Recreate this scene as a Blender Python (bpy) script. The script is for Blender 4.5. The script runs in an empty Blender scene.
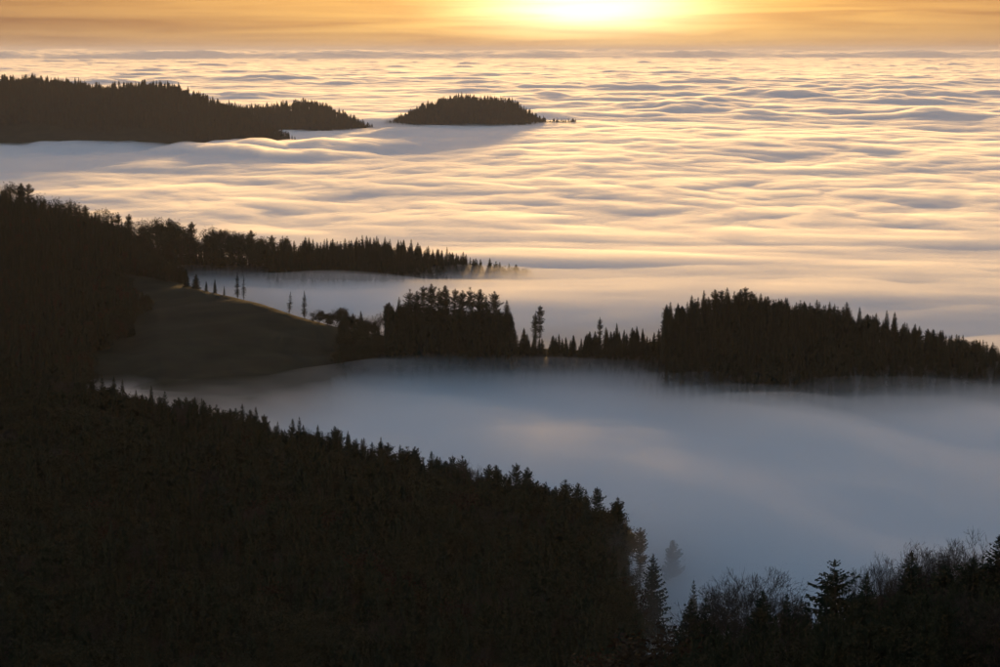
import bpy, math, random
import numpy as np
from mathutils import Vector

R = math.radians
scene = bpy.context.scene
col = scene.collection

# ---------------------------------------------------------------- camera
CAM_H = 158.0                     # metres above the mean level of the cloud sea
F_PX = 2836.0                     # focal length in pixels of a 1000 px wide frame
CX, CY, HORIZON = 500.0, 333.5, 50.0
PITCH = math.atan((CY - HORIZON) / F_PX)
cam_d = bpy.data.cameras.new('camera')
cam_d.sensor_width = 36.0
cam_d.lens = 36.0 * F_PX / 1000.0
cam_d.clip_start = 1.0
cam_d.clip_end = 400000.0
cam = bpy.data.objects.new('camera', cam_d)
cam.location = (0, 0, CAM_H)
cam.rotation_euler = (math.pi / 2 - PITCH, 0, 0)
col.objects.link(cam)
scene.camera = cam

# ---------------------------------------------------------------- sky and sun
SUN_EL, SUN_AZ = R(0.9), R(1.75)          # azimuth to the right of the view axis
SUN_DIR = Vector((math.sin(SUN_AZ) * math.cos(SUN_EL), math.cos(SUN_AZ) * math.cos(SUN_EL), math.sin(SUN_EL)))
world = bpy.data.worlds.new('World')
scene.world = world
world.use_nodes = True
nt = world.node_tree
nt.nodes.clear()
N, L = nt.nodes.new, nt.links.new


def math_node(tree, op, a, b=None, clamp=False):
    n = tree.nodes.new('ShaderNodeMath')
    n.operation = op
    n.use_clamp = clamp
    for i, v in enumerate((a, b)):
        if v is None:
            continue
        if isinstance(v, (int, float)):
            n.inputs[i].default_value = v
        else:
            tree.links.new(v, n.inputs[i])
    return n.outputs[0]


sky = N('ShaderNodeTexSky')
sky.sky_type = 'NISHITA'
sky.sun_disc = False
sky.sun_elevation = SUN_EL
sky.sun_rotation = SUN_AZ
sky.altitude = 900
sky.air_density = 1.0
sky.dust_density = 2.5
sky.ozone_density = 1.9
bg = N('ShaderNodeBackground')
bg.inputs['Strength'].default_value = 0.15
out = N('ShaderNodeOutputWorld')
# a veil of stratus along the whole horizon, the aureole of the sun shining through it, long cloud streaks
tc = N('ShaderNodeTexCoord')
sep = N('ShaderNodeSeparateXYZ'); L(tc.outputs['Generated'], sep.inputs[0])
el2 = math_node(nt, 'POWER', math_node(nt, 'DIVIDE', math_node(nt, 'MAXIMUM', sep.outputs['Z'], 0.0), 0.13), 2.0)
veil_f = math_node(nt, 'MULTIPLY', math_node(nt, 'EXPONENT', math_node(nt, 'MULTIPLY', el2, -1.0)), 0.965)
veil = N('ShaderNodeMix'); veil.data_type = 'RGBA'
L(veil_f, veil.inputs[0]); L(sky.outputs[0], veil.inputs[6]); veil.inputs[7].default_value = (0.38, 0.236, 0.19, 1)
sub = N('ShaderNodeVectorMath'); sub.operation = 'SUBTRACT'
L(tc.outputs['Generated'], sub.inputs[0]); sub.inputs[1].default_value = SUN_DIR
scl = N('ShaderNodeVectorMath'); scl.operation = 'MULTIPLY'
L(sub.outputs[0], scl.inputs[0]); scl.inputs[1].default_value = (0.27, 0.27, 1.0)
ln = N('ShaderNodeVectorMath'); ln.operation = 'LENGTH'
L(scl.outputs[0], ln.inputs[0])
d = ln.outputs['Value']
core = math_node(nt, 'EXPONENT', math_node(nt, 'MULTIPLY', math_node(nt, 'POWER', math_node(nt, 'DIVIDE', d, 0.0092), 2.0), -1.0))
halo = math_node(nt, 'EXPONENT', math_node(nt, 'MULTIPLY', math_node(nt, 'DIVIDE', d, 0.030), -1.0))
bank = N('ShaderNodeMapRange'); bank.interpolation_type = 'SMOOTHSTEP'; L(sep.outputs['Z'], bank.inputs[0])
bank.inputs[1].default_value = -0.002; bank.inputs[2].default_value = 0.009; bank.inputs[3].default_value = 0.60; bank.inputs[4].default_value = 1.0
mp = N('ShaderNodeMapping'); L(tc.outputs['Generated'], mp.inputs['Vector'])
mp.inputs['Scale'].default_value = (12.0, 12.0, 260.0)
no = N('ShaderNodeTexNoise'); L(mp.outputs[0], no.inputs['Vector'])
no.inputs['Scale'].default_value = 1.0; no.inputs['Detail'].default_value = 6.0
no.inputs['Roughness'].default_value = 0.55
no.inputs['Distortion'].default_value = 0.5
ramp = N('ShaderNodeValToRGB'); L(no.outputs['Fac'], ramp.inputs[0])
ramp.color_ramp.elements[0].position = 0.42; ramp.color_ramp.elements[0].color = (1.08, 1.08, 1.0, 1)
ramp.color_ramp.elements[1].position = 0.70; ramp.color_ramp.elements[1].color = (0.72, 0.64, 0.66, 1)
glow = N('ShaderNodeMix'); glow.data_type = 'RGBA'; glow.blend_type = 'ADD'; glow.inputs[0].default_value = 1.0
cm = N('ShaderNodeMix'); cm.data_type = 'RGBA'; cm.blend_type = 'MULTIPLY'; cm.inputs[0].default_value = 1.0
v1 = N('ShaderNodeVectorMath'); v1.operation = 'SCALE'; v1.inputs[0].default_value = (1.0, 0.88, 0.62); L(math_node(nt, 'MULTIPLY', math_node(nt, 'MULTIPLY', core, bank.outputs[0]), 3.6), v1.inputs['Scale'])
v2 = N('ShaderNodeVectorMath'); v2.operation = 'SCALE'; v2.inputs[0].default_value = (1.0, 0.665, 0.15); L(math_node(nt, 'MULTIPLY', math_node(nt, 'MULTIPLY', halo, bank.outputs[0]), 2.4), v2.inputs['Scale'])
v3 = N('ShaderNodeVectorMath'); v3.operation = 'ADD'; L(v1.outputs[0], v3.inputs[0]); L(v2.outputs[0], v3.inputs[1])
L(veil.outputs[2], glow.inputs[6]); L(v3.outputs[0], glow.inputs[7])
L(glow.outputs[2], cm.inputs[6]); L(ramp.outputs[0], cm.inputs[7])
L(cm.outputs[2], bg.inputs['Color'])
L(bg.outputs[0], out.inputs['Surface'])

sun_d = bpy.data.lights.new('sun', 'SUN')
sun_d.energy = 0.96
sun_d.angle = R(3.0)            # hazy disc behind thin stratus
sun_d.color = (1.0, 0.57, 0.19)
sun = bpy.data.objects.new('sun', sun_d)
sun.rotation_euler = SUN_DIR.to_track_quat('Z', 'Y').to_euler()
sun.location = (0, 0, 400)
col.objects.link(sun)

# ---------------------------------------------------------------- exposure and render
scene.view_settings.view_transform = 'Standard'
scene.view_settings.look = 'None'
scene.view_settings.exposure = 1.6
scene.view_settings.gamma = 1.0
scene.view_settings.use_curve_mapping = False
cy = scene.cycles
cy.use_denoising = True
cy.denoiser = 'OPENIMAGEDENOISE'
cy.use_adaptive_sampling = True
cy.adaptive_threshold = 0.02
cy.adaptive_min_samples = 16
cy.max_bounces = 8
cy.diffuse_bounces = 4
cy.glossy_bounces = 1
cy.transmission_bounces = 2
cy.transparent_max_bounces = 8
cy.volume_bounces = 5
cy.sample_clamp_indirect = 6.0


# ---------------------------------------------------------------- helpers
def tag(o, label=None, cat=None, group=None, kind=None):
    if label: o['label'] = label
    if cat: o['category'] = cat
    if group: o['group'] = group
    if kind: o['kind'] = kind
    return o


def depr(py):
    """downward slope (tangent) of the view ray through image row py"""
    return math.tan(PITCH + math.atan((py - CY) / F_PX))


def at(px, py, Y):
    a = math.atan((py - CY) / F_PX)
    ax = (px - CX) / F_PX
    # camera ray (ax, 1 forward, -(py-CY)/F down) turned by the pitch
    v = (py - CY) / F_PX
    fy = math.cos(PITCH) - v * math.sin(PITCH)
    fz = -math.sin(PITCH) - v * math.cos(PITCH)
    return (ax / fy * Y, Y, CAM_H + fz / fy * Y)


_rs = np.random.RandomState(7)
_perm = np.tile(_rs.permutation(1024), 3)
_gx = np.cos(np.arange(1024) * 2.399963); _gy = np.sin(np.arange(1024) * 2.399963)


def perlin(x, y):
    xi = np.floor(x).astype(np.int64); yi = np.floor(y).astype(np.int64)
    xf = x - xi; yf = y - yi
    u = xf * xf * xf * (xf * (xf * 6 - 15) + 10); v = yf * yf * yf * (yf * (yf * 6 - 15) + 10)

    def g(ix, iy, dx, dy):
        h = _perm[_perm[ix & 1023] + (iy & 1023)]
        return _gx[h] * dx + _gy[h] * dy
    a = g(xi, yi, xf, yf); b = g(xi + 1, yi, xf - 1, yf)
    c = g(xi, yi + 1, xf, yf - 1); e = g(xi + 1, yi + 1, xf - 1, yf - 1)
    return (a * (1 - u) + b * u) * (1 - v) + (c * (1 - u) + e * u) * v      # about -0.7 .. 0.7


def fbm(x, y, octaves=4, gain=0.5, lac=2.03):
    s = np.zeros_like(x); a = 1.0
    for i in range(octaves):
        s += a * perlin(x + 17.3 * i, y - 9.1 * i); a *= gain; x = x * lac; y = y * lac
    return s


def puffs(x, y):
    """rounded heads: domes over jittered cells, 0 .. 1"""
    xi = np.floor(x).astype(np.int64); yi = np.floor(y).astype(np.int64)
    best = np.zeros_like(x)
    for dx in (-1, 0, 1):
        for dy in (-1, 0, 1):
            h = _perm[_perm[(xi + dx) & 1023] + ((yi + dy) & 1023)]
            jx = (h & 31) / 32.0; jy = ((h >> 5) & 31) / 32.0; rad = 0.55 + 0.45 * _perm[h + 7] / 1024.0
            d2 = (xi + dx + jx - x) ** 2 + (yi + dy + jy - y) ** 2
            best = np.maximum(best, rad * np.sqrt(np.clip(1 - d2 / (rad * rad), 0, None)))
    return best


def sstep(a, b, x):
    t = np.clip((x - a) / (b - a), 0, 1)
    return t * t * (3 - 2 * t)


def grid_mesh(name, X, Y, Z, smooth=True, closed_to=None):
    """rows x cols height field; closed_to = z of a flat underside that closes it into a solid"""
    nr, nc = X.shape
    idx = np.arange(nr * nc).reshape(nr, nc)
    co = np.stack([X, Y, Z], -1).reshape(-1, 3)
    q = np.stack([idx[:-1, :-1], idx[:-1, 1:], idx[1:, 1:], idx[1:, :-1]], -1).reshape(-1, 4)
    if closed_to is not None:
        rim = np.concatenate([idx[0, :], idx[1:, -1], idx[-1, -2::-1], idx[-2:0:-1, 0]])
        low = co[rim].copy(); low[:, 2] = closed_to
        b0 = len(co); co = np.vstack([co, low]); n = len(rim)
        j = np.arange(n); k = (j + 1) % n
        q2 = np.stack([rim[j], b0 + j, b0 + k, rim[k]], -1)
        q = np.vstack([q, q2])
        rest = [list(range(b0 + n - 1, b0 - 1, -1))]
    me = bpy.data.meshes.new(name)
    nq = len(q)
    me.vertices.add(len(co)); me.vertices.foreach_set('co', co.astype(np.float32).ravel())
    loops = q.ravel(); starts = np.arange(nq) * 4
    if closed_to is not None:
        starts = np.append(starts, len(loops)); loops = np.append(loops, rest[0])
    me.loops.add(len(loops)); me.loops.foreach_set('vertex_index', loops.astype(np.int32))
    me.polygons.add(len(starts)); me.polygons.foreach_set('loop_start', starts.astype(np.int32))
    if smooth:
        me.polygons.foreach_set('use_smooth', np.ones(len(starts), dtype=bool))
    me.update(calc_edges=True)
    return me


def link(name, me, m, parent=None):
    o = bpy.data.objects.new(name, me)
    if m: me.materials.append(m)
    o.parent = parent
    col.objects.link(o)
    return o


def new_mat(name):
    m = bpy.data.materials.new(name)
    m.use_nodes = True
    t = m.node_tree
    return m, t, t.nodes['Principled BSDF'] if 'Principled BSDF' in t.nodes else None


def volume_mat(name, density, g, color=(1, 1, 1)):
    m = bpy.data.materials.new(name)
    m.use_nodes = True
    t = m.node_tree; t.nodes.clear()
    o = t.nodes.new('ShaderNodeOutputMaterial'); p = t.nodes.new('ShaderNodeVolumePrincipled')
    p.inputs['Color'].default_value = (*color, 1)
    p.inputs['Density'].default_value = density
    p.inputs['Anisotropy'].default_value = g
    t.links.new(p.outputs[0], o.inputs['Volume'])
    m.cycles.homogeneous_volume = True if hasattr(m.cycles, 'homogeneous_volume') else None
    return m


# ---------------------------------------------------------------- terrain
def crest_from_tops(pts, tree):
    """(px, py of the tree tops, distance) -> crest curve of the ground: arrays u, Y, z"""
    r = []
    for px, py, Y in pts:
        p = at(px, py, Y); r.append((p[0] / Y, Y, p[2] - tree))
    return np.array(r)


def zf(crest, u, i):
    return np.interp(u, crest[:, 0], crest[:, i])


def ridge(u, Y, crest, front, back, rnd, left=None, right=None):
    """ground height of a ridge whose crest is given over u = X / Y; slopes towards and away from the camera"""
    yc = np.interp(u, crest[:, 0], crest[:, 1]); zc = np.interp(u, crest[:, 0], crest[:, 2])
    d = Y - yc
    s = np.where(d < 0, front, back)
    z = zc - s * (np.sqrt(d * d + rnd * rnd) - rnd)
    if left is not None: z = z - np.clip(crest[0, 0] - u, 0, None) * Y * left
    if right is not None: z = z - np.clip(u - crest[-1, 0], 0, None) * Y * right
    return z


NEAR = crest_from_tops([(-300, 330, 1120), (-120, 345, 1090), (0, 356, 1060), (60, 366, 1050), (100, 376, 1045), (150, 392, 1035), (200, 402, 1025), (250, 411, 1015), (300, 424, 1000),
                        (350, 434, 990), (400, 448, 980), (450, 460, 970), (500, 467, 960), (550, 480, 950), (590, 490, 945), (615, 505, 940), (650, 555, 925), (700, 610, 915), (760, 660, 900)], 22)
FORE = crest_from_tops([(-400, 900, 500), (300, 840, 500), (480, 700, 500), (560, 660, 500), (620, 642, 502), (660, 628, 505), (700, 606, 510), (770, 594, 520), (830, 582, 525), (900, 562, 530), (960, 555, 530), (1060, 546, 530), (1300, 530, 530)], 24)
MEADOW = crest_from_tops([(-300, 190, 1950), (-60, 215, 1900), (0, 228, 1860), (60, 250, 1800), (130, 277, 1720), (200, 291, 1630), (250, 303, 1570), (300, 319, 1520), (350, 332, 1490), (400, 342, 1465), (520, 350, 1450), (600, 352, 1450),
                          (640, 346, 1450), (680, 342, 1450), (740, 334, 1470), (820, 346, 1455), (900, 365, 1425), (1000, 389, 1395), (1150, 425, 1340)], 0)
BACK = crest_from_tops([(-300, 130, 2100), (-60, 165, 2080), (0, 186, 2070), (50, 201, 2060), (100, 213, 2060), (150, 225, 2060), (200, 234, 2060), (260, 239, 2065), (320, 244, 2070), (380, 241, 2080), (430, 250, 2080),
                        (480, 262, 2075), (525, 273, 2070), (600, 300, 2060)], 22)
FAR1 = crest_from_tops([(-200, 66, 5400), (-60, 70, 5400), (0, 77, 5400), (40, 76, 5400), (80, 81, 5400), (105, 85, 5400), (130, 81, 5400), (165, 82, 5400), (200, 94, 5400), (240, 104, 5400), (262, 120, 5380), (292, 136, 5340), (330, 160, 5300)], 22)
FAR2 = crest_from_tops([(200, 112, 6250), (265, 106, 6250), (300, 101, 6250), (322, 103, 6250), (340, 110, 6250), (362, 121, 6250), (390, 140, 6250)], 20)
FAR3 = crest_from_tops([(370, 133, 6450), (388, 121, 6450), (410, 109, 6450), (440, 99, 6450), (470, 96, 6450), (510, 99, 6450), (530, 109, 6450), (548, 120, 6450), (575, 120.5, 6450), (600, 140, 6450)], 20)


def ground_z(X, Y):
    X = np.asarray(X, float); Y = np.asarray(Y, float)
    Ys = np.maximum(Y, 1.0); u = X / Ys
    base = np.full_like(u, -85.0)
    near = ridge(u, Ys, NEAR, 0.070 - 0.045 * sstep(-0.06, 0.02, u), 0.30, 25)
    fore = ridge(u, Ys, FORE, -0.20, 0.35, 15)
    fore = np.where(Y < 10, 150.0, np.minimum(fore, 152.0))
    mead = ridge(u, Ys, MEADOW, np.interp(u, [-0.26, -0.178, -0.120, -0.085, -0.06, -0.03, 0.035, 0.085], [0.115, 0.105, 0.052, 0.076, 0.095, 0.33, 0.33, 0.15]), 0.015 + 0.11 * sstep(-0.135, -0.105, u), 20)
    mead = mead - 0.25 * np.clip(Y - 2085, 0, None)
    dip = np.clip(-1 - mead, 0, None) * sstep(15, 55, zf(MEADOW, u, 1) - Ys)
    mead = mead - dip * (2.2 * sstep(-0.165, -0.105, u) - 2.2 * sstep(0.035, 0.06, u))
    back = ridge(u, Ys, BACK, 0.22, 0.22, 20)
    f1 = ridge(u, Ys, FAR1, 0.26, 0.26, 30); f2 = ridge(u, Ys, FAR2, 0.26, 0.26, 30); f3 = ridge(u, Ys, FAR3, 0.30, 0.26, 30)
    z = np.maximum.reduce([base, near, fore, mead, back, f1, f2, f3])
    z = z + 9.0 * fbm(X / 110.0, Y / 200.0, 3) * sstep(4000, 5000, Y) * sstep(-60, -20, z)
    z = z + (2.2 * fbm(X / 60.0, Y / 60.0, 3) + 0.5 * perlin(X / 13.0, Y / 13.0)) * sstep(-80, -40, z)
    return z


def make_terrain():
    ys = np.concatenate([[-40, 0, 20], np.arange(60, 620, 20), np.arange(620, 2300, 8), np.geomspace(2300, 5000, 25), np.arange(5030, 6900, 18), np.geomspace(6950, 60000, 16)])
    us = np.concatenate([np.linspace(-0.9, -0.23, 18, endpoint=False), np.linspace(-0.23, 0.23, 180), np.linspace(0.23, 0.9, 19)[1:]])
    U, Yg = np.meshgrid(us, ys)
    X = U * np.maximum(Yg, 60)
    me = grid_mesh('ground', X, Yg, ground_z(X, Yg))
    m, t, p = new_mat('forest floor and meadow')
    nz = t.nodes.new('ShaderNodeTexNoise'); nz.inputs['Scale'].default_value = 0.05; nz.inputs['Detail'].default_value = 8
    geo = t.nodes.new('ShaderNodeNewGeometry'); t.links.new(geo.outputs['Position'], nz.inputs['Vector'])
    rp = t.nodes.new('ShaderNodeValToRGB'); t.links.new(nz.outputs['Fac'], rp.inputs[0])
    rp.color_ramp.elements[0].color = (0.014, 0.018, 0.008, 1); rp.color_ramp.elements[1].color = (0.030, 0.034, 0.015, 1)
    rp.color_ramp.elements[0].position = 0.35; rp.color_ramp.elements[1].position = 0.7
    t.links.new(rp.outputs[0], p.inputs['Base Color'])
    p.inputs['Roughness'].default_value = 1.0; p.inputs['Specular IOR Level'].default_value = 0.1
    return tag(link('ground', me, m), 'dark wooded and grassy hills rising out of the fog', None, None, 'structure')


make_terrain()


# ---------------------------------------------------------------- sea of clouds
def cloud_z(X, Y):
    r = np.hypot(X, Y)
    wx = X + 70 * perlin(X / 420.0, Y / 420.0) + 22 * perlin(X / 120.0, Y / 120.0) + 8 * perlin(X / 40.0, Y / 40.0)
    wy = Y + 70 * perlin(X / 420.0 + 40, Y / 420.0 + 8) + 22 * perlin(X / 120.0 + 9, Y / 120.0 + 9) + 8 * perlin(X / 40.0 + 5, Y / 40.0)
    swell = fbm(wx / 620.0, wy / 1350.0, 3, 0.5)
    patch = sstep(-0.20, 0.40, fbm(X / 1100.0 + 3, Y / 2200.0 + 7, 3))           # lumpy fields between smooth ones
    fine = fbm(wx / 120.0, wy / 310.0, 4, 0.55)
    rough = sstep(2050, 3100, r)
    # calm valley fog: drifts run away from the camera in the near valley, across it farther out
    al, cr_ = 0.32 * X - 0.95 * Y, 0.95 * X + 0.32 * Y
    drift = 12.0 * fbm(al / 420.0, cr_ / 95.0, 4, 0.5)
    across = 5.5 * fbm(X / 420.0 + 0.5 * Y / 420.0, Y / 240.0, 4, 0.45)
    w = sstep(1150, 1400, Y)
    calm = drift * (1 - w) + across * w - 0.5
    p1 = puffs(wx / 230.0, wy / 620.0); p2 = puffs(wx / 105.0 + 3.3, wy / 290.0); p3 = puffs(wx / 50.0, wy / 125.0); p4 = puffs(wx / 24.0 + 8, wy / 52.0)
    heads = 0.22 + sstep(0.0, 0.7, patch) * sstep(-0.40, 0.30, fbm(X / 380.0 + 11, Y / 1000.0, 3))
    nearer = 1 - sstep(7000, 10000, r)
    flat = 1 - 0.6 * sstep(9000, 22000, r)
    z = calm * (1 - rough) + rough * (8.5 * swell - 6 + flat * heads * (6.5 * p1 + 9.0 * p2 * (0.35 + p1) + 5.6 * p3 * (0.30 + p2) + 2.4 * p4 * nearer * (0.3 + p3)) + 3.0 * fine)
    # far out a few taller heads and, on the horizon, a distant bank
    z = z + sstep(8000, 16000, r) * 70 * np.clip(fbm(X / 900.0, Y / 2200.0, 4) - 0.40, 0, None)
    rb = r + 9000 * fbm(X / 14000.0, Y / 30000.0, 2)
    z = z + sstep(56000, 62000, rb) * np.minimum(120 + 120 * fbm(X / 3600.0, Y / 20000.0, 5, 0.6), 235)
    z = z - 7.0 * sstep(4300, 4900, Y) * (1 - sstep(6000, 6600, Y)) * sstep(300, -150, X)
    # the fog falls away towards the foot of the near slope
    z = z - 24.0 * np.exp(-(((X - 40) / 80.0) ** 2 + ((Y - 865) / 120.0) ** 2))
    return z


def make_clouds():
    ys = np.concatenate([np.arange(560, 2300, 13), np.arange(2300, 4600, 6.5), np.arange(4600, 8600, 11), np.arange(8600, 16000, 26), np.geomspace(16000, 150000, 150)])
    us = np.concatenate([np.linspace(-0.9, -0.22, 30, endpoint=False), np.linspace(-0.22, 0.22, 440), np.linspace(0.22, 0.9, 31)[1:]])
    U, Yg = np.meshgrid(us, ys)
    X = U * Yg
    Z = cloud_z(X, Yg)
    top = grid_mesh('mist', X, Yg, Z, True, -75.0)
    o = link('mist', top, volume_mat('cloud vapour', 0.025, 0.68, (1.0, 1.0, 1.0)))
    tag(o, 'soft bright vapour over the rolling sea of clouds', None, None, 'stuff')
    k = int(np.searchsorted(ys, 2500)); st = (slice(0, k, 2), slice(None, None, 2))
    Xn, Yn = X[st], Yg[st]
    lift = 4.5 + 6.0 * fbm(Xn / 130.0, Yn / 90.0, 3) - 30.0 * sstep(2000, 2450, Yn) - 14.0 * (1 - sstep(700, 1000, Yn)) - 16.0 * np.exp(-(((Xn - 40) / 80.0) ** 2 + ((Yn - 880) / 120.0) ** 2))
    lift = lift - 7.0 * sstep(-60, -110, Xn) * sstep(1330, 1420, Yn) * (1 - sstep(1700, 1800, Yn))
    near = grid_mesh('mist', Xn, Yn, Z[st] + lift, True, -74.0)
    tag(link('mist', near, volume_mat('valley fog', 0.0075, 0.55)), 'thin mist creeping over the fog in the near valleys', None, None, 'stuff')
    s = 2
    Zs = Z[::s, ::s] - 19.0
    body = grid_mesh('clouds', X[::s, ::s], Yg[::s, ::s], Zs)
    m, t, p = new_mat('dense cloud')
    p.inputs['Base Color'].default_value = (0.96, 0.96, 0.96, 1)
    p.inputs['Roughness'].default_value = 1.0; p.inputs['Specular IOR Level'].default_value = 0.0
    b = link('clouds', body, m)
    tag(b, 'rolling sea of clouds filling the valleys to the horizon', None, None, 'stuff')


make_clouds()


def make_mist_pocket():
    n, k = 40, 14
    v, f = [], []
    for j in range(k + 1):
        ph = math.pi * j / k
        for i in range(n):
            th = 2 * math.pi * i / n
            w = 1 + 0.12 * math.sin(3 * th + 1) + 0.08 * math.sin(5 * th)
            v.append((48 + 85 * w * math.sin(ph) * math.cos(th), 935 + 130 * w * math.sin(ph) * math.sin(th), -20 + 24 * math.cos(ph)))
    for j in range(k):
        for i in range(n):
            i2 = (i + 1) % n
            f.append((j * n + i, (j + 1) * n + i, (j + 1) * n + i2, j * n + i2))
    me = bpy.data.meshes.new('mist'); me.from_pydata(v, [], f)
    import bmesh
    bm = bmesh.new(); bm.from_mesh(me); bmesh.ops.remove_doubles(bm, verts=bm.verts, dist=0.01); bmesh.ops.recalc_face_normals(bm, faces=bm.faces); bm.to_mesh(me); bm.free()
    tag(link('mist', me, volume_mat('thin mist', 0.0014, 0.5)), 'thin mist lying in the hollow around the lone spruce', None, None, 'stuff')


make_mist_pocket()



# ---------------------------------------------------------------- tree meshes
def plant_mat(name, dark, light, rough=0.9, translucent=0.0):
    m, t, p = new_mat(name)
    oi = t.nodes.new('ShaderNodeObjectInfo')
    nz = t.nodes.new('ShaderNodeTexNoise'); nz.inputs['Scale'].default_value = 0.6; nz.inputs['Detail'].default_value = 3
    g = t.nodes.new('ShaderNodeNewGeometry'); t.links.new(g.outputs['Position'], nz.inputs['Vector'])
    mixf = math_node(t, 'ADD', math_node(t, 'MULTIPLY', oi.outputs['Random'], 0.6), math_node(t, 'MULTIPLY', nz.outputs['Fac'], 0.5), True)
    mx = t.nodes.new('ShaderNodeMix'); mx.data_type = 'RGBA'
    t.links.new(mixf, mx.inputs[0]); mx.inputs[6].default_value = (*dark, 1); mx.inputs[7].default_value = (*light, 1)
    t.links.new(mx.outputs[2], p.inputs['Base Color'])
    p.inputs['Roughness'].default_value = rough; p.inputs['Specular IOR Level'].default_value = 0.15
    return m


M_NEEDLE = plant_mat('spruce needles', (0.018, 0.030, 0.014), (0.036, 0.048, 0.022))
M_LEAF = plant_mat('autumn leaves', (0.026, 0.028, 0.012), (0.050, 0.045, 0.018))
M_RUST = plant_mat('rusty beech leaves', (0.038, 0.022, 0.012), (0.064, 0.034, 0.017))
M_BARK = plant_mat('bark', (0.040, 0.030, 0.024), (0.075, 0.060, 0.048))


class MB:
    def __init__(self):
        self.v = []; self.f = []

    def tri(self, a, b, c):
        n = len(self.v); self.v += [a, b, c]; self.f.append((n, n + 1, n + 2))

    def quad(self, a, b, c, d):
        n = len(self.v); self.v += [a, b, c, d]; self.f.append((n, n + 1, n + 2, n + 3))

    def tube(self, pts, rad, sides=5):
        n0 = len(self.v); k = len(pts)
        for i, p in enumerate(pts):
            q = pts[min(i + 1, k - 1)]; o = pts[max(i - 1, 0)]
            d = (q - o).normalized()
            a = d.cross(Vector((0.31, 0.95, 0.1))).normalized(); b = d.cross(a)
            for s_ in range(sides):
                t_ = 2 * math.pi * s_ / sides
                self.v.append(p + (a * math.cos(t_) + b * math.sin(t_)) * rad[i])
        for i in range(k - 1):
            for s_ in range(sides):
                s2 = (s_ + 1) % sides
                self.f.append((n0 + i * sides + s_, n0 + i * sides + s2, n0 + (i + 1) * sides + s2, n0 + (i + 1) * sides + s_))

    def mesh(self, name, m):
        me = bpy.data.meshes.new(name)
        me.from_pydata([tuple(p) for p in self.v], [], self.f); me.update()
        me.materials.append(m)
        return me


Z = Vector((0, 0, 1))


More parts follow.
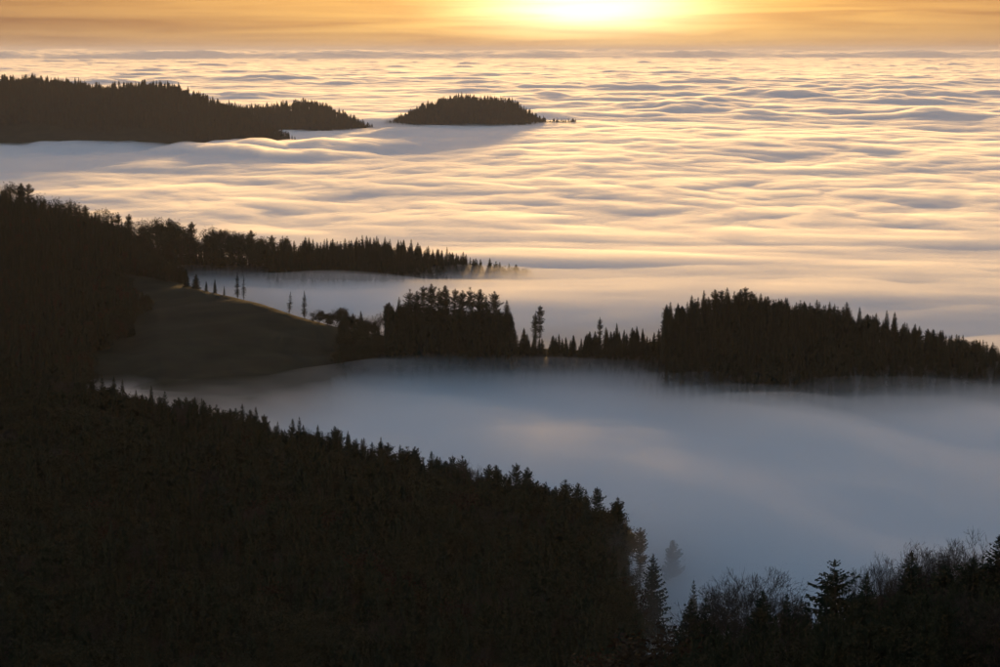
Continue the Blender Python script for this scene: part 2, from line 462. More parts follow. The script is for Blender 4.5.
def conifer(seed, h=24.0, rad=3.4, z0=0.10, shape='spruce', step=0.62, gaps=0.06, lean=0.0):
    """returns (trunk mesh, crown mesh)"""
    r = random.Random(seed)
    ph = r.random() * 6.28
    bend = lambda t: Vector((math.cos(ph) * lean * h * t * t + 0.12 * math.sin(3 * t + ph), math.sin(ph) * lean * h * t * t * 0.4 + 0.1 * math.cos(4 * t + ph) - 0.1 * math.cos(ph), 0))
    tr = MB(); cr = MB()
    pts = [bend(i / 9) + Z * (h * i / 9 - (0.8 if i == 0 else 0)) for i in range(10)]
    tr.tube(pts, [max(0.03, h * 0.013 * (1 - i / 9.4)) for i in range(10)], 6)
    if z0 > 0.2:        # dead snags on the bare part of the stem
        for _ in range(9):
            z = h * r.uniform(0.10, z0 + 0.05); a = r.uniform(0, 6.28); l = r.uniform(0.5, 1.6)
            b = bend(z / h) + Z * z
            tr.tube([b, b + Vector((math.cos(a) * l, math.sin(a) * l, r.uniform(-0.3, 0.2)))], [0.05, 0.02], 3)
    side = [1 + 0.22 * math.sin(ph + k * 1.7 + r.random()) for k in range(8)]
    z = h * z0
    layer = 0
    while z < h - 0.15:
        t = (z - h * z0) / (h * (1 - z0))
        if shape == 'spruce':
            prof = (1 - t) ** 0.74 * min(1.0, 0.62 + t * 4.5)
        elif shape == 'fir':         # old fir, nearly cylindrical with a rounded head
            prof = min(1.0, 0.45 + t * 2.2) * (1 - max(0.0, (t - 0.62) / 0.40) ** 1.7) * (0.80 + 0.34 * math.sin(layer * 0.9 + ph) * r.random())
        elif shape == 'slim':
            prof = min(1.0, 0.6 + t * 3) * (1 - t ** 2.2) * (0.75 + 0.5 * r.random())
        else:                         # 'young'
            prof = (1 - t) ** 0.85
        R_ = max(0.16, rad * prof)
        n = 7 if R_ > 1.2 else 5
        a0 = r.random() * 6.28
        for k in range(n):
            if r.random() < gaps:
                continue
            a = a0 + 6.283 * k / n + r.uniform(-0.35, 0.35)
            ln_ = R_ * r.uniform(0.72, 1.18) * side[int((a % 6.283) / 6.284 * 8) % 8]
            up = -0.30 + 0.75 * t + r.uniform(-0.12, 0.12)
            d_ = Vector((math.cos(a), math.sin(a), 0)); s_ = Vector((-math.sin(a), math.cos(a), 0))
            b = bend(z / h) + Z * (z + r.uniform(-0.2, 0.2))
            P = lambda q: b + d_ * (ln_ * q) + Z * (ln_ * (up * q - 0.34 * q * q * (1 - t) + 0.26 * q ** 3))
            m_ = 3 if ln_ < 1.3 else (4 if ln_ < 2.6 else 5)
            for i in range(m_):
                q = (i + 0.35 * r.random() + 0.15) / m_
                p = P(q)
                w = ln_ * 0.42 * (1.05 - q * 0.75) + 0.12
                dr = r.uniform(0.12, 0.42)
                for sg in (1, -1):
                    tip = p + (d_ * r.uniform(0.45, 0.8) + s_ * sg * r.uniform(0.65, 1.0)) * w - Z * w * dr
                    mid = P(min(1.0, q + 0.55 / m_)); cr.tri(P(max(0, q - 0.30 / m_)), mid, tip)
                cr.tri(p - d_ * 0.10 * w, P(min(1.02, q + 0.7 / m_)), p + d_ * 0.2 * w - Z * (w * r.uniform(0.5, 0.95)) + s_ * r.uniform(-0.2, 0.2))
            e = P(1.0); f = P(0.78)
            cr.tri(f + s_ * 0.13, f - s_ * 0.13, e + d_ * 0.18 + Z * 0.05)
        z += step * (1.0 - 0.45 * t) * r.uniform(0.8, 1.2) * (h / 24.0) ** 0.5
        layer += 1
    top = bend(1.0) + Z * h
    for k in range(4):
        a = 1.57 * k + ph
        cr.tri(top - Z * 0.9 + Vector((math.cos(a), math.sin(a), 0)) * 0.22, top - Z * 0.9 - Vector((math.cos(a), math.sin(a), 0)) * 0.10, top + Z * 0.35)
    return tr.mesh('trunk', M_BARK), cr.mesh('crown', M_NEEDLE)


def broadleaf(seed, h=20.0, spread=0.36, leaves=2600, leaf=0.30, mat=None, depth=5, clear=0.22, twiggy=1.0):
    """trunk that forks into limbs, branches and twigs; crown = fine twigs, with leaves where the tree still has them"""
    r = random.Random(seed)
    tr = MB(); cr = MB(); tips = []

    def grow(p, d, length, rad, lev):
        k = 2 if lev > 3 else 3 if lev > 2 else 4
        pts = [p]; rs = [rad]
        for i in range(k):
            d = (d + Vector((r.uniform(-1, 1), r.uniform(-1, 1), r.uniform(-0.5, 0.8))) * (0.10 + 0.05 * lev)).normalized()
            p = p + d * (length / k); pts.append(p); rs.append(rad * (1 - 0.5 * (i + 1) / k))
        tgt = tr if lev <= 2 else cr
        tgt.tube(pts, rs, 6 if lev == 0 else (4 if lev < 3 else 3))
        if lev >= depth - 1:
            tips.append((p, d)); tips.append((pts[len(pts) // 2], d))
        if lev >= depth:
            return
        n = (5 if lev == 0 else r.choice((3, 4)) if lev < 3 else r.choice((2, 3, 3)))
        a0 = r.random() * 6.28
        for j in range(n):
            a = a0 + 6.283 * j / n + r.uniform(-0.5, 0.5)
            perp = d.cross(Vector((math.cos(a), math.sin(a), 0.35))).normalized()
            ang = r.uniform(0.40, 0.95) * (1.0 if lev else spread * 2.4)
            nd = (d * math.cos(ang) + perp * math.sin(ang) + Z * 0.06).normalized()
            fr = r.randint(max(1, len(pts) - 3), len(pts) - 1)
            grow(pts[fr], nd, length * r.uniform(0.55, 0.82), max(rs[fr] * 0.62, 0.018), lev + 1)
        if lev < depth:
            grow(p, (d + Z * 0.15).normalized(), length * r.uniform(0.5, 0.75), max(rs[-1] * 0.9, 0.018), lev + 1)
    base = h * 0.012 + 0.06
    grow(Vector((0, 0, -0.8)), Vector((r.uniform(-0.05, 0.05), r.uniform(-0.05, 0.05), 1)), h * (clear + 0.16), base, 0)
    if leaves:
        for i in range(leaves):
            p, d = r.choice(tips)
            c = p + Vector((r.gauss(0, 0.55), r.gauss(0, 0.55), r.gauss(0, 0.45)))
            a = Vector((r.uniform(-1, 1), r.uniform(-1, 1), r.uniform(-0.6, 0.6))).normalized() * leaf * r.uniform(0.6, 1.5)
            b = a.cross(Vector((r.uniform(-1, 1), r.uniform(-1, 1), r.uniform(-1, 1)))).normalized() * leaf * r.uniform(0.5, 1.0)
            cr.quad(c - a, c - b, c + a, c + b)
    zmax = max(p.z for p in cr.v); k = h / zmax
    for m_ in (tr, cr):
        m_.v = [p * k for p in m_.v]
    return tr.mesh('trunk', M_BARK), cr.mesh('crown', mat or M_BARK)


LIB = {}      # kind -> list of (trunk mesh, crown mesh, nominal height)
LIB['spruce'] = [(*conifer(11 + i, 24, rd, z0, 'spruce', 0.62, g), 24.0) for i, (rd, z0, g) in enumerate([(4.0, .05, .04), (4.5, .04, .06), (3.5, .08, .08), (4.9, .04, .05), (3.8, .06, .08)])]
LIB['fir'] = [(*conifer(41 + i, 26, rd, z0, 'fir', 0.75, g, ln_), 26.0) for i, (rd, z0, g, ln_) in enumerate([(3.7, .20, .10, 0), (3.3, .26, .14, .01), (4.2, .14, .08, 0), (3.5, .30, .16, .015)])]
LIB['slim'] = [(*conifer(61 + i, 17, rd, z0, 'slim', 0.70, g, 0.01), 17.0) for i, (rd, z0, g) in enumerate([(1.9, .10, .22), (1.7, .14, .28)])]
LIB['young'] = [(*conifer(71 + i, 11, rd, .03, 'young', 0.46, .06), 11.0) for i, rd in enumerate([2.9, 2.5, 3.2])]
LIB['leafy'] = [(*broadleaf(81 + i, 20, .36, 5200, .26, M_LEAF, 4), 20.0) for i in range(3)]
LIB['rusty'] = [(*broadleaf(91 + i, 17, .34, 2600, .32, M_RUST, 4), 17.0) for i in range(2)]
LIB['bare'] = [(*broadleaf(101 + i, 22, .46, 0, 0, M_BARK, 6, .14), 22.0) for i in range(3)]
LIB['tufted'] = [(*broadleaf(111 + i, 22, .22, 1500, .42, M_NEEDLE, 4, .34), 22.0) for i in range(3)]

NAMES = {'spruce': 'spruce_tree', 'fir': 'fir_tree', 'slim': 'slender_fir_tree', 'young': 'young_spruce_tree', 'leafy': 'autumn_tree', 'rusty': 'beech_tree', 'bare': 'bare_tree', 'tufted': 'pine_tree'}
CATS = {'spruce': 'spruce', 'fir': 'fir', 'slim': 'fir', 'young': 'young spruce', 'leafy': 'tree', 'rusty': 'beech', 'bare': 'bare tree', 'tufted': 'pine'}
WIDTH = {'spruce': .14, 'fir': .12, 'slim': .09, 'young': .19, 'leafy': .24, 'rusty': .24, 'bare': .22, 'tufted': .17}


def make_tree(kind, var, x, y, z, h, rot, label, group=None, wide=1.0, tilt=(0, 0)):
    tm, cm_, nh = LIB[kind][var % len(LIB[kind])]
    root = bpy.data.objects.new(NAMES[kind], None)
    root.location = (x, y, z); root.rotation_euler = (tilt[0], tilt[1], rot)
    k = h / nh
    root.scale = (k * wide, k * wide, k)
    root.empty_display_size = 1.0
    col.objects.link(root)
    tag(root, label, CATS[kind], group)
    for nm, me in (('trunk', tm), ('crown', cm_)):
        c = bpy.data.objects.new(nm, me); c.parent = root; col.objects.link(c)
    return root


# ---------------------------------------------------------------- trees that stand out in the photograph
HAND = []      # (x, y, radius) already taken


def plant(kind, px, py, Y, label, var=0, wide=1.0, group=None, hmin=5, hmax=38, rot=None, tilt=(0, 0), sink=0.0):
    x = at(px, py, Y)[0]; zt = at(px, py, Y)[2]
    g = float(ground_z(np.array([x]), np.array([float(Y)]))[0])
    h = min(hmax, max(hmin, zt - g)); g -= sink * h; h *= 1 + sink
    HAND.append((x, Y, 0.8 * h * WIDTH[kind] * wide))
    return make_tree(kind, var, x, Y, g, h, px * 0.37 if rot is None else rot, label, group, wide, tilt)


# on the grassy shoulder above the inner fog bank
plant('young', 186, 269, 1660, 'small dark spruce at the upper end of the row beside the meadow', 0)
plant('young', 196, 274, 1650, 'broad small spruce in the row above the meadow edge', 2, 1.25)
plant('young', 206, 281, 1640, 'low spruce between broader ones in the row above the meadow', 1)
plant('young', 215, 279, 1630, 'pointed small spruce near the lower end of the row above the meadow', 1, 0.9)
plant('young', 224, 286, 1620, 'thin smallest spruce ending the row above the meadow', 1, 0.7, None, 4)
plant('slim', 237.5, 272, 1600, 'taller of the two slender firs side by side on the meadow crest', 0, 1.0)
plant('slim', 243.5, 276, 1594, 'shorter of the two slender firs side by side on the meadow crest', 1, 0.9)
plant('slim', 289, 292, 1540, 'small lopsided fir with drooping head alone on the meadow crest', 1, 1.5, None, 5, 38, None, (0, 0.05))
plant('slim', 304.5, 291, 1530, 'small columnar fir standing alone where the meadow crest dips', 0, 1.2)
plant('leafy', 320, 309, 1520, 'low round bush at the foot of the meadow beside the mist', 0, 1.3, sink=0.45)
plant('leafy', 330, 311, 1515, 'second low round bush at the foot of the meadow', 1, 1.3, sink=0.45)
plant('leafy', 341, 306, 1560, 'pale misty tree rising between meadow and dark fir clump', 2, 0.8, sink=0.45)
plant('young', 353, 313, 1540, 'small misty spruce before the dark fir clump', 1)
plant('young', 361, 311, 1530, 'rounded misty conifer before the dark fir clump', 2, 0.9)
plant('bare', 378, 311, 1560, 'round misty leafless tree just beside the dark fir clump', 1, 1.2)
plant('leafy', 360, 325, 1440, 'dark broad round tree in front of the misty hollow', 0, 1.2, sink=0.45)
# old fir clump
for i, (px, py, Y, k, lab) in enumerate([(399, 297, 1462, 'spruce', 'narrow pointed spruce at the meadow end of the tall fir clump'), (410, 289, 1460, 'fir', 'dense fir, second in the tall clump from the meadow'),
        (417, 291, 1468, 'fir', 'fir squeezed between taller ones at the meadow end of the clump'), (424, 286, 1455, 'fir', 'dense tall fir beside the tallest of the clump'),
        (431.5, 283.5, 1458, 'fir', 'tallest narrow fir of the dark clump on the fog island'), (439, 288, 1465, 'fir', 'fir just behind the tallest of the clump'),
        (445, 285.5, 1456, 'fir', 'knobbly topped fir in the middle of the clump'), (455, 289, 1460, 'fir', 'broad fir in the middle of the clump with light below its crown'),
        (463, 290, 1468, 'fir', 'fir with thin stem and gaps of light beneath in the clump'), (470, 287, 1458, 'fir', 'tall fir with small tufted top past the middle of the clump'),
        (480, 289, 1462, 'fir', 'broad shouldered fir before the gap at the end of the clump'), (486, 295, 1466, 'spruce', 'sloping sided spruce before the gap at the end of the clump'),
        (495, 291, 1456, 'fir', 'separate fir with rounded head near the end of the clump'), (507, 300, 1452, 'spruce', 'conical spruce that ends the tall fir clump')]):
    plant(k, px, py, Y, lab, i, 0.95 if k == 'fir' else 0.95, 'tall firs of the dark clump on the fog island')
plant('young', 524, 328, 1446, 'small dark spruce just past the end of the fir clump', 2)
plant('fir', 535.5, 313, 1450, 'lower half of the ragged twin fir on the island saddle', 2, 0.8)
plant('fir', 540, 305.5, 1448, 'ragged tall fir standing clear on the island saddle', 3, 0.9)
for i, (px, py) in enumerate([(552, 336), (559, 334), (566, 337), (573, 335), (581, 338), (588, 334), (594, 337), (613, 336), (622, 338), (630, 339), (637, 341), (645, 343), (653, 345), (660, 345)]):
    plant('young', px, py, 1440 - (i % 3) * 5, 'young spruce in the low hedge-like row along the island saddle', i, 0.85, 'young spruces in the low row on the saddle')
plant('fir', 600, 317, 1452, 'slender fir top rising over the young spruces on the saddle', 1, 0.7)
plant('spruce', 606, 327, 1444, 'dark spruce beside the slender fir on the saddle', 1, 1.0)
plant('young', 617, 323, 1478, 'pale misty conifer behind the dark spruce on the saddle', 0, 0.7)
# wooded hill on the far side of the saddle
RIGHT = [(667, 334, 1438, 'spruce'), (673, 316, 1442, 'fir'), (682, 306, 1446, 'fir'), (692, 295, 1450, 'spruce'), (698, 297, 1455, 'spruce'), (704, 290, 1456, 'spruce'), (715, 289.5, 1460, 'fir'), (721, 290, 1466, 'fir'),
         (727.5, 287.5, 1468, 'spruce'), (734, 291, 1470, 'spruce'), (741, 289, 1472, 'fir'), (746, 287, 1474, 'fir'), (752, 291, 1476, 'fir'), (761, 293, 1478, 'spruce'), (769, 301, 1480, 'spruce'), (778, 304, 1482, 'spruce'),
         (786, 297.5, 1482, 'spruce'), (792, 305, 1484, 'spruce'), (799, 306, 1484, 'spruce'), (806, 304, 1484, 'spruce'), (817.5, 299.5, 1484, 'spruce'), (829.5, 302, 1486, 'spruce'), (839, 311, 1486, 'spruce'), (847, 302, 1486, 'spruce'),
         (860, 307, 1486, 'spruce'), (868, 314, 1488, 'spruce'), (876, 313, 1488, 'spruce'), (887, 310.5, 1488, 'spruce'), (895, 312, 1488, 'spruce'), (907, 323, 1488, 'spruce'), (913, 328, 1488, 'spruce'), (920, 326, 1486, 'spruce'),
         (928, 329, 1486, 'spruce'), (936, 334, 1486, 'spruce'), (943, 330, 1486, 'spruce'), (951, 336, 1484, 'spruce'), (959, 335, 1484, 'spruce'), (969, 341, 1482, 'spruce'), (980, 340, 1480, 'spruce'), (992, 347, 1480, 'spruce'), (1004, 349, 1480, 'spruce')]
RLAB = {692: 'pointed spruce at the saddle end of the wooded hill skyline', 704: 'sharp spruce rising before the rounded firs of the wooded hill', 727.5: 'thin spruce tip between rounded firs on the wooded hill skyline', 746: 'rounded dense fir crowning the highest point of the wooded hill',
        761: 'tall spruce just after the rounded crown of the wooded hill', 786: 'steep pointed spruce standing over lower tips on the wooded hill', 817.5: 'broadest spruce with wide skirts on the wooded hill skyline', 829.5: 'spruce next to the broadest one on the wooded hill skyline',
        847: 'spruce after a notch in the falling skyline of the wooded hill', 667: 'low outermost spruce at the steep saddle end of the wooded hill', 887: 'first of two tall neighbouring spruces on the falling skyline', 895: 'second of two tall neighbouring spruces on the falling skyline'}
for i, (px, py, Y, k) in enumerate(RIGHT):
    Y = float(np.interp(at(px, py, 1450)[0] / 1450, MEADOW[:, 0], MEADOW[:, 1])) - 2 + 3 * (i % 3)
    plant(k, px, py, Y, RLAB.get(px, 'spruce tip on the falling skyline of the wooded fog hill' if k == 'spruce' else 'rounded fir on the steep end of the wooded fog hill'), i, 1.2 if px in (817.5, 829.5, 847) else 0.92 + 0.25 * ((i * 7) % 5) / 5, 'trees on the skyline of the wooded fog hill')
# lone spruce where the near slope dips into the mist, and the pale ones behind it
plant('spruce', 653, 539, 872, 'single dark spruce standing free in mist at the foot of the near slope', 3, 0.95, None, 12, 34)
plant('fir', 640, 527, 960, 'faint conifer in mist behind the lone spruce', 0, 0.8)
plant('fir', 673, 535, 990, 'very faint tree drowned in fog beyond the lone spruce', 2, 0.9)
plant('spruce', 694, 580, 915, 'faint small conifer drowned in fog below the lone spruce', 2, 0.8)
# crest of the near slope
for i, (px, py, k, lab) in enumerate([(82, 374, 'spruce', 'small spruce first of five in a row on the near crest'), (92, 373, 'spruce', 'second spruce of the row of five on the near crest'), (102, 374.5, 'spruce', 'third spruce of the row of five on the near crest'),
        (114, 376.5, 'spruce', 'broad fourth spruce of the row of five on the near crest'), (122, 379, 'spruce', 'last spruce of the row of five on the near crest'), (136, 390, 'spruce', 'low spruce in the dip after the row of five'),
        (151, 386, 'spruce', 'slim spruce with clear whorls standing higher on the near crest'), (168, 394, 'bare', 'bare broad tree after the slim spruce on the near crest'), (186, 397, 'bare', 'second bare tree on the near crest above the grey fog'),
        (202, 398, 'spruce', 'dark dense spruce past the bare trees on the near crest'), (224, 406, 'leafy', 'round leafy tree on the near crest before the pair of spruces'), (256, 407, 'spruce', 'broad dark spruce halfway down the near crest'),
        (299, 417, 'spruce', 'single slim spruce tip on the near crest against pale fog'), (318, 425, 'spruce', 'spruce following the single slim tip on the near crest'), (348, 431, 'spruce', 'spruce above a step in the near crest'), (381, 437, 'spruce', 'pointed spruce in the middle of the near crest'),
        (400, 445, 'spruce', 'spruce beside the pointed one in the middle of the near crest'), (460, 458, 'bare', 'bare round topped tree on the lower near crest'), (496, 465, 'fir', 'dome shaped dark fir on the lower near crest'), (516, 463, 'fir', 'tall dark fir next to the dome shaped one'),
        (528, 467, 'fir', 'blunt fir on the lower near crest'), (565, 480, 'leafy', 'round tree in the shallow dip of the lower near crest'), (578, 483, 'fir', 'fir leaning together with its neighbour on the lower near crest'), (598, 487, 'fir', 'tall fir last but one at the end of the near crest'),
        (618, 497, 'fir', 'ragged fir at the very end of the near crest')]):
    Yc = float(np.interp(at(px, py, 1000)[0] / 1000, NEAR[:, 0], NEAR[:, 1]))
    plant(k, px, py, Yc - 6 + (i % 3) * 5, lab, i, 0.9 if k != 'spruce' else 0.82, 'trees on the crest of the near slope', 12, 32)
# foreground, at the foot of the frame
plant('spruce', 692, 599, 520, 'dark spruce with layered boughs, first of the foreground group', 3, 1.45)
plant('spruce', 705, 597, 524, 'slim spruce tip joined to the layered foreground spruce', 2, 1.2)
plant('bare', 735, 577, 522, 'leafless tree with wide fine crown between foreground spruces', 0, 1.3)
plant('bare', 766, 563, 530, 'tallest leafless tree of the middle foreground, leaning a little', 1, 1.2, None, 5, 40, None, (0, 0.06))
plant('spruce', 762, 591, 512, 'broad blunt dark spruce in front of the tall leafless tree', 1, 1.7)
plant('spruce', 787, 594, 520, 'narrow spruce beside the broad blunt one', 2, 1.2)
plant('fir', 842, 562, 522, 'ragged old fir with slanting one-sided top', 1, 1.5, None, 5, 40, 2.0, (0, 0.10))
plant('spruce', 826, 588, 516, 'lower conifer leaning on the ragged old fir', 2, 1.4)
plant('spruce', 868, 574, 520, 'dark spruce beside the ragged old fir', 0, 1.3)
plant('bare', 880, 548, 532, 'slender leafless tree over the dark foreground spruces', 2, 0.7)
plant('bare', 902, 549, 536, 'second slender leafless tree over the dark foreground spruces', 0, 0.7)
plant('spruce', 913, 551, 524, 'tall dark spruce in front of the leafless trees', 4, 1.5)
plant('bare', 930, 540, 536, 'wide leafless tree next to the tallest twigs', 1, 0.9)
plant('bare', 950, 530, 534, 'highest leafless tree on the foreground skyline', 2, 0.95)
plant('bare', 967, 541, 530, 'last leafless tree toward the dark corner', 0, 0.8)
plant('fir', 946, 566, 520, 'dense round evergreen beneath the highest leafless tree', 2, 1.5)
plant('fir', 974, 557, 518, 'dense evergreen filling the gap near the dark corner', 0, 1.4)
plant('spruce', 1000, 536, 522, 'layered spruce cut by the edge of the picture', 3, 1.4)
plant('rusty', 636, 632, 505, 'low rust coloured beech at the bottom of the mist pocket', 0, 1.2)
plant('rusty', 606, 652, 500, 'rust coloured beech just showing at the bottom of the frame', 1, 1.2)
plant('rusty', 135, 257, 1735, 'reddish autumn tree at the top corner of the meadow', 1, 0.8)


# skyline of the long ridge behind the meadow
BL = [(3, 182, 'bare'), (12, 181, 'tufted'), (21, 183, 'fir'), (28, 183.5, 'fir'), (37, 193, 'tufted'), (44, 197, 'fir'), (50, 203, 'spruce'), (60, 196, 'tufted'), (70, 200, 'bare'), (75, 198, 'tufted'), (85, 205, 'fir'), (94, 208, 'tufted'),
      (107, 207, 'tufted'), (118, 212, 'fir'), (129, 214, 'fir'), (136, 218, 'tufted'), (144, 217, 'bare'), (158, 216, 'tufted'), (169, 218, 'fir'), (180, 221, 'tufted'), (192, 221.5, 'fir'), (205, 225, 'tufted'), (213, 229, 'fir'), (222, 228, 'leafy'),
      (231, 231, 'bare'), (240, 230, 'leafy'), (251, 230, 'fir'), (262, 236, 'leafy'), (272, 235, 'fir'), (287, 236, 'fir'), (302, 241, 'spruce'), (313, 239, 'spruce'), (335, 242, 'spruce'), (349, 240, 'spruce'), (362, 235, 'spruce'), (370, 237, 'spruce'),
      (377, 236, 'spruce'), (390, 239, 'spruce'), (404, 245, 'spruce'), (411, 239, 'spruce'), (427, 247, 'spruce'), (437, 250, 'spruce'), (447, 247, 'spruce'), (463, 257, 'spruce'), (477, 260, 'spruce'), (490, 262, 'spruce'), (505, 266, 'leafy'), (523, 267, 'leafy')]
BW = {'tufted': 'open crowned pine', 'fir': 'dense columnar fir', 'bare': 'leafless tree', 'leafy': 'rounded broadleaf tree', 'spruce': 'pointed spruce'}
for i, (px, py, k) in enumerate(BL):
    Yc = float(np.interp(at(px, py, 2060)[0] / 2060, BACK[:, 0], BACK[:, 1])) - 9 + 5 * (i % 3)
    part = 'upper end' if px < 100 else 'middle above the inner fog bank' if px < 290 else 'low end'
    plant(k, px, py, Yc, f'{BW[k]} on the skyline of the long ridge, {part}', i, 1.15 if k in ('fir', 'tufted') else 0.95, 'trees on the skyline of the long ridge', 12, 34)


# ---------------------------------------------------------------- woods: the trees that show largest stand alone, the rest is one mass per hill
cand = []       # x, y, z, h, kind, var, region
rg = random.Random(5)
HX = np.array([[a[0], a[1], a[2]] for a in HAND])


def fill(region, u0, u1, y0, y1, sp, test, pick):
    ny = int((y1 - y0) / sp)
    pts = []
    for j in range(ny):
        yb = y0 + (j + 0.5) * sp
        n = int((u1 - u0) * yb / sp)
        for i in range(n):
            y = yb + rg.uniform(-0.48, 0.48) * sp
            x = (u0 + (u1 - u0) * (i + 0.5) / n) * yb + rg.uniform(-0.48, 0.48) * sp
            pts.append((x, y))
    P = np.array(pts); G = ground_z(P[:, 0], P[:, 1])
    for (x, y), g in zip(pts, G):
        px = CX + F_PX * x / y
        if not test(x, y, g, px):
            continue
        kind, h = pick(x, y, px)
        if g + h < -10:
            continue
        if y < 3000:
            dd = np.hypot(HX[:, 0] - x, HX[:, 1] - y)
            if np.any(dd < HX[:, 2] + 0.9):
                continue
        cand.append((x, y, float(g), h, kind, rg.randint(0, 9), region))


def pick_near(x, y, px):
    v = rg.random()
    if perlin(np.array([x / 45.0]), np.array([y / 45.0]))[0] > 0.10 and v < 0.75:
        return ('leafy' if v < 0.69 else 'rusty', rg.uniform(13, 20))
    if v < 0.16: return ('leafy', rg.uniform(13, 19))
    if v < 0.20: return ('bare', rg.uniform(15, 20))
    if v < 0.45: return ('fir', rg.uniform(18, 23))
    return ('spruce', rg.uniform(15, 23))


fill('near', -0.26, 0.085, 620, 1130, 6.0, lambda x, y, g, px: y < zf(NEAR, x / y, 1) + 70 and g > -45 and px < (628 if y > 870 else 628 + (870 - y) * 0.75), pick_near)


def pick_fore(x, y, px):
    v = rg.random()
    if px > 840: return ('fir', rg.uniform(16, 21)) if v < 0.4 else ('spruce', rg.uniform(16, 22)) if v < 0.97 else ('bare', rg.uniform(19, 23))
    if px > 670 and v < 0.5: return ('spruce', rg.uniform(17, 22))
    return ('spruce', rg.uniform(16, 21)) if v < 0.6 else ('rusty', rg.uniform(11, 16)) if v < 0.7 else ('leafy', rg.uniform(13, 18)) if v < 0.97 else ('bare', rg.uniform(14, 20))


fill('fore', 0.0, 0.26, 440, 575, 5.0, lambda x, y, g, px: px > 520, pick_fore)


def test_island(x, y, g, px):
    yc = zf(MEADOW, x / y, 1)
    if y < yc - 480: return False
    edge = 122 + 16 * math.sin(y / 47.0) + 9 * math.sin(y / 13.0) + rg.uniform(-8, 8)
    if y > yc + 12 and px < 200: return px < 178 + 8 * math.sin(y / 17.0) and y < zf(BACK, x / y, 1) - 12 and g > -4
    if y > yc + 60: return False
    if px < edge: return g > (-11 if px < 85 else -7) and (px < 85 or y > 1440)
    if px < 338: return False
    if px < 386: return y < yc - 10 and g > -5
    if 515 < px < 664 and y > (1465 if 585 < px < 645 else 1441): return False  # deeper rows of young spruces mid-saddle, added to block the low sun
    return g > (-15 if px < 664 else -13)


def pick_island(x, y, px):
    v = rg.random()
    if px < 130:
        return ('leafy', rg.uniform(10, 15)) if v < 0.3 else ('rusty', rg.uniform(11, 15)) if v < 0.45 else ('spruce', rg.uniform(14, 21))
    if px < 200 and y > zf(MEADOW, x / y, 1): return ('leafy', rg.uniform(8, 13)) if v < 0.5 else ('young', rg.uniform(7, 12))
    if px < 386: return ('leafy', rg.uniform(9, 13)) if v < 0.6 else ('young', rg.uniform(8, 12))
    if px < 512: return ('fir', rg.uniform(15, 20)) if v < 0.6 else ('spruce', rg.uniform(13, 19))
    if px < 664: return ('young', rg.uniform(7, 11) if y < 1441 else rg.uniform(8, 10.5))
    if v < 0.2: return ('young', rg.uniform(9, 14))
    return ('spruce', rg.uniform(15, 22)) if v < 0.8 else ('fir', rg.uniform(17, 21))


fill('island', -0.26, 0.25, 1250, 2040, 5.4, test_island, pick_island)


def pick_back(x, y, px):
    v = rg.random()
    if px < 300 and rg.random() < 0.35: return ('young', rg.uniform(7, 12))
    if px < 150: return ('spruce', rg.uniform(11, 17)) if v < 0.5 else ('leafy', rg.uniform(10, 15))
    if px < 265:
        return ('tufted', rg.uniform(20, 29)) if v < 0.35 else ('fir', rg.uniform(19, 28)) if v < 0.7 else ('leafy', rg.uniform(18, 24)) if v < 0.85 else ('bare', rg.uniform(18, 24))
    return ('spruce', rg.uniform(19, 27)) if v < 0.8 else ('fir', rg.uniform(20, 26)) if v < 0.92 else ('leafy', rg.uniform(16, 22))


def test_back(x, y, g, px):
    d_ = y - zf(BACK, x / y, 1)
    if px > 545 or g < -26: return False
    if 150 < px < 265: return -42 < d_ < 12 and g > -18
    return -150 < d_ < 40


fill('back', -0.26, 0.03, 1900, 2140, 6.4, test_back, pick_back)


fill('back', -0.14, -0.07, 2030, 2100, 4.2, lambda x, y, g, px: 140 < px < 285 and -22 < y - zf(BACK, x / y, 1) < 10, lambda x, y, px: ('young', rg.uniform(6, 11)))


def pick_far(x, y, px):
    v = rg.random()
    return ('spruce', rg.uniform(11, 28)) if v < 0.6 else ('fir', rg.uniform(15, 27)) if v < 0.8 else ('leafy', rg.uniform(12, 22))


fill('far one', -0.27, -0.055, 5130, 5470, 8.5, lambda x, y, g, px: g > -32, pick_far)
fill('far two', -0.12, -0.03, 6060, 6300, 8.5, lambda x, y, g, px: g > -32, pick_far)
fill('far three', -0.05, 0.04, 6280, 6520, 8.5, lambda x, y, g, px: g > -32, pick_far)

# how much of each tree shows over the nearer canopy
buf = np.full(1000, 667.0)
order = sorted(range(len(cand)), key=lambda i: cand[i][1])
shown = np.zeros(len(cand))
for i in order:
    x, y, g, h, kind, var, region = cand[i]
    px = CX + F_PX * x / y; pt = HORIZON + F_PX * (CAM_H - g - h) / y; w = F_PX * h * WIDTH[kind] / y
    a, b = max(0, int(px - w)), min(1000, int(px + w) + 1)
    if b <= a:
        continue
    cols_ = np.arange(a, b)
    prof = pt + np.abs(cols_ + 0.5 - px) / max(w, 0.5) * F_PX * h * 0.6 / y
    lim = HORIZON + F_PX * (CAM_H - max(g, -6)) / y
    vis = np.clip(np.minimum(buf[a:b], lim) - prof, 0, None)
    shown[i] = vis.sum()
    buf[a:b] = np.minimum(buf[a:b], prof)
LIMIT = {'spruce': 190, 'fir': 130, 'leafy': 150, 'rusty': 60, 'bare': 40, 'tufted': 60, 'young': 90}
single = set()
for kind, n in LIMIT.items():
    ids = [i for i in range(len(cand)) if cand[i][4] == kind and shown[i] > 25 and not cand[i][6].startswith('far')]
    ids.sort(key=lambda i: -shown[i])
    single.update(ids[:n])
WHERE = {'near': 'on the dark near slope', 'fore': 'in the dark foreground wood', 'island': 'on the fog island', 'back': 'on the long ridge behind the meadow'}
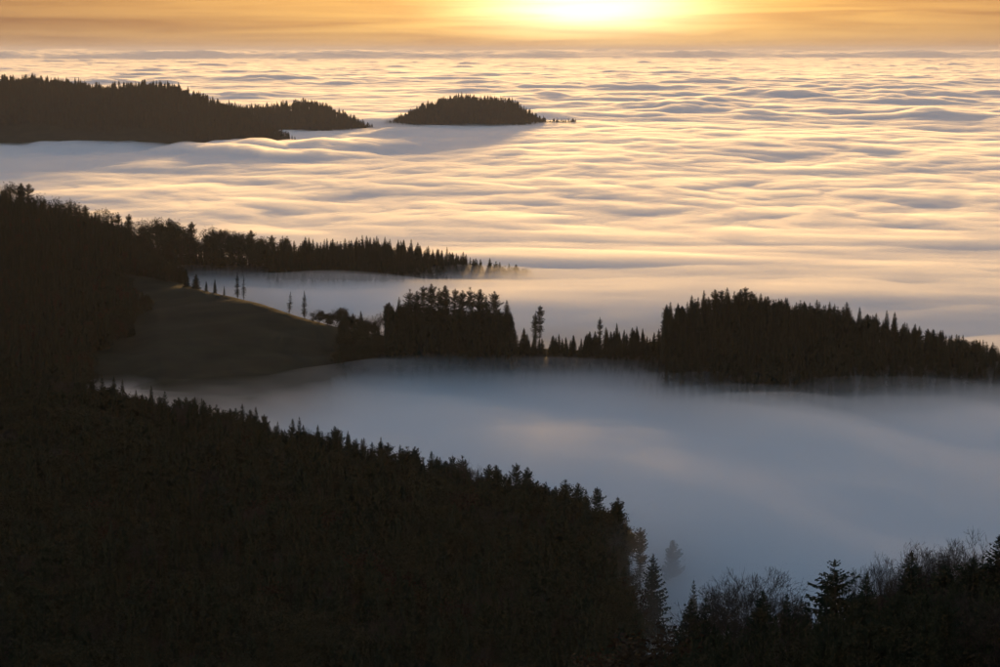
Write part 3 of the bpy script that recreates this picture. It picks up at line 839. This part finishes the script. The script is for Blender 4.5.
LOOK = {'spruce': 'pointed dark spruce', 'fir': 'dense dark fir', 'leafy': 'rounded dull green autumn tree', 'rusty': 'rust brown beech', 'bare': 'leafless tree', 'tufted': 'tall open pine with bare stem', 'young': 'young spruce'}
for i in sorted(single):
    x, y, g, h, kind, var, region = cand[i]
    place = WHERE[region]
    if region == 'near':
        px = CX + F_PX * x / y
        place = ('high' if y > zf(NEAR, x / y, 1) - 110 else 'low') + ' on the dark near slope, ' + ('left part' if px < 210 else 'middle part' if px < 420 else 'part by the mist')
    make_tree(kind, var, x, y, g, h, rg.uniform(0, 6.28), f'{LOOK[kind]} {place}', f'{LOOK[kind]}s {place}'.replace('beechs', 'beeches'), rg.uniform(0.85, 1.1))


def wood(name, label, ids):
    """one mass of trees: instances of the joined tree meshes on points"""
    keys = sorted({(cand[i][4], cand[i][5] % len(LIB[cand[i][4]])) for i in ids})
    me = bpy.data.meshes.new(name)
    me.from_pydata([(cand[i][0], cand[i][1], cand[i][2]) for i in ids], [], [])
    at_v = me.attributes.new('var', 'INT', 'POINT'); at_s = me.attributes.new('size', 'FLOAT_VECTOR', 'POINT'); at_r = me.attributes.new('turn', 'FLOAT_VECTOR', 'POINT')
    vs, ss, rs = [], [], []
    for i in ids:
        x, y, g, h, kind, var, region = cand[i]
        var %= len(LIB[kind]); k = h / LIB[kind][var][2]; w = rg.uniform(0.85, 1.15)
        vs.append(keys.index((kind, var))); ss += [k * w, k * w, k]; rs += [0, 0, rg.uniform(0, 6.28)]
    at_v.data.foreach_set('value', vs); at_s.data.foreach_set('vector', ss); at_r.data.foreach_set('vector', rs)
    o = link(name, me, None)
    ng = bpy.data.node_groups.new(name, 'GeometryNodeTree')
    ng.interface.new_socket('Geometry', in_out='INPUT', socket_type='NodeSocketGeometry')
    ng.interface.new_socket('Geometry', in_out='OUTPUT', socket_type='NodeSocketGeometry')
    gi = ng.nodes.new('NodeGroupInput'); go = ng.nodes.new('NodeGroupOutput'); jn = ng.nodes.new('GeometryNodeJoinGeometry')

    def attr(nm, ty):
        n = ng.nodes.new('GeometryNodeInputNamedAttribute'); n.data_type = ty; n.inputs['Name'].default_value = nm
        return n.outputs['Attribute']
    av, as_, ar = attr('var', 'INT'), attr('size', 'FLOAT_VECTOR'), attr('turn', 'FLOAT_VECTOR')
    for k, key in enumerate(keys):
        ob = SOURCE[key]
        oi = ng.nodes.new('GeometryNodeObjectInfo'); oi.inputs['Object'].default_value = ob; oi.inputs['As Instance'].default_value = False
        eq = ng.nodes.new('FunctionNodeCompare'); eq.data_type = 'INT'; eq.operation = 'EQUAL'
        ng.links.new(av, eq.inputs[2]); eq.inputs[3].default_value = k
        ip = ng.nodes.new('GeometryNodeInstanceOnPoints')
        ng.links.new(gi.outputs[0], ip.inputs['Points']); ng.links.new(eq.outputs[0], ip.inputs['Selection'])
        ng.links.new(oi.outputs['Geometry'], ip.inputs['Instance'])
        ng.links.new(as_, ip.inputs['Scale'])
        er = ng.nodes.new('FunctionNodeEulerToRotation'); ng.links.new(ar, er.inputs[0]); ng.links.new(er.outputs[0], ip.inputs['Rotation'])
        ng.links.new(ip.outputs[0], jn.inputs[0])
    ng.links.new(jn.outputs[0], go.inputs[0])
    md = o.modifiers.new('trees', 'NODES'); md.node_group = ng
    return tag(o, label, None, None, 'stuff')


def joined(tm, cm_, name):
    me = bpy.data.meshes.new(name)
    n1 = len(tm.vertices)
    v = [tuple(q.co) for q in tm.vertices] + [tuple(q.co) for q in cm_.vertices]
    f = [tuple(q.vertices) for q in tm.polygons] + [tuple(k + n1 for k in q.vertices) for q in cm_.polygons]
    me.from_pydata(v, [], f)
    me.materials.append(tm.materials[0]); me.materials.append(cm_.materials[0])
    mi = np.zeros(len(f), dtype=np.int32); mi[len(tm.polygons):] = 1
    me.polygons.foreach_set('material_index', mi); me.update()
    return bpy.data.objects.new(name, me)


SOURCE = {(k, i): joined(t[0], t[1], f'{k}_source') for k, lst in LIB.items() for i, t in enumerate(lst)}
for region, name, label in [('near', 'forest', 'dense dark mixed forest covering the near slope'), ('fore', 'forest', 'dark undergrowth of the foreground wood'), ('island', 'forest', 'dark close woods on the island in the fog'),
                            ('back', 'forest', 'dark woods of the long ridge behind the meadow'), ('far one', 'forest', 'far wooded hill on the horizon of the cloud sea'), ('far two', 'forest', 'small far wooded hill beyond the large one'),
                            ('far three', 'forest', 'far round wooded island under the sun')]:
    ids = [i for i in range(len(cand)) if cand[i][6] == region and i not in single]
    if ids:
        wood(name, label, ids)
print('TREES', len(cand), 'single', len(single), {r_: sum(1 for c in cand if c[6] == r_) for r_ in WHERE})


# ---------------------------------------------------------------- evening air
def make_haze():
    v = [(-140000, -200, -95), (140000, -200, -95), (140000, 152000, -95), (-140000, 152000, -95)]
    v += [(x, y, 270.0) for x, y, z in v]
    f = [(3, 2, 1, 0), (4, 5, 6, 7), (0, 1, 5, 4), (1, 2, 6, 5), (2, 3, 7, 6), (3, 0, 4, 7)]
    me = bpy.data.meshes.new('haze'); me.from_pydata(v, [], f); me.update()
    o = link('haze', me, volume_mat('haze', 0.000017, 0.30, (1.0, 0.95, 0.92)))
    tag(o, 'thin evening haze over the cloud sea', None, None, 'stuff')


make_haze()
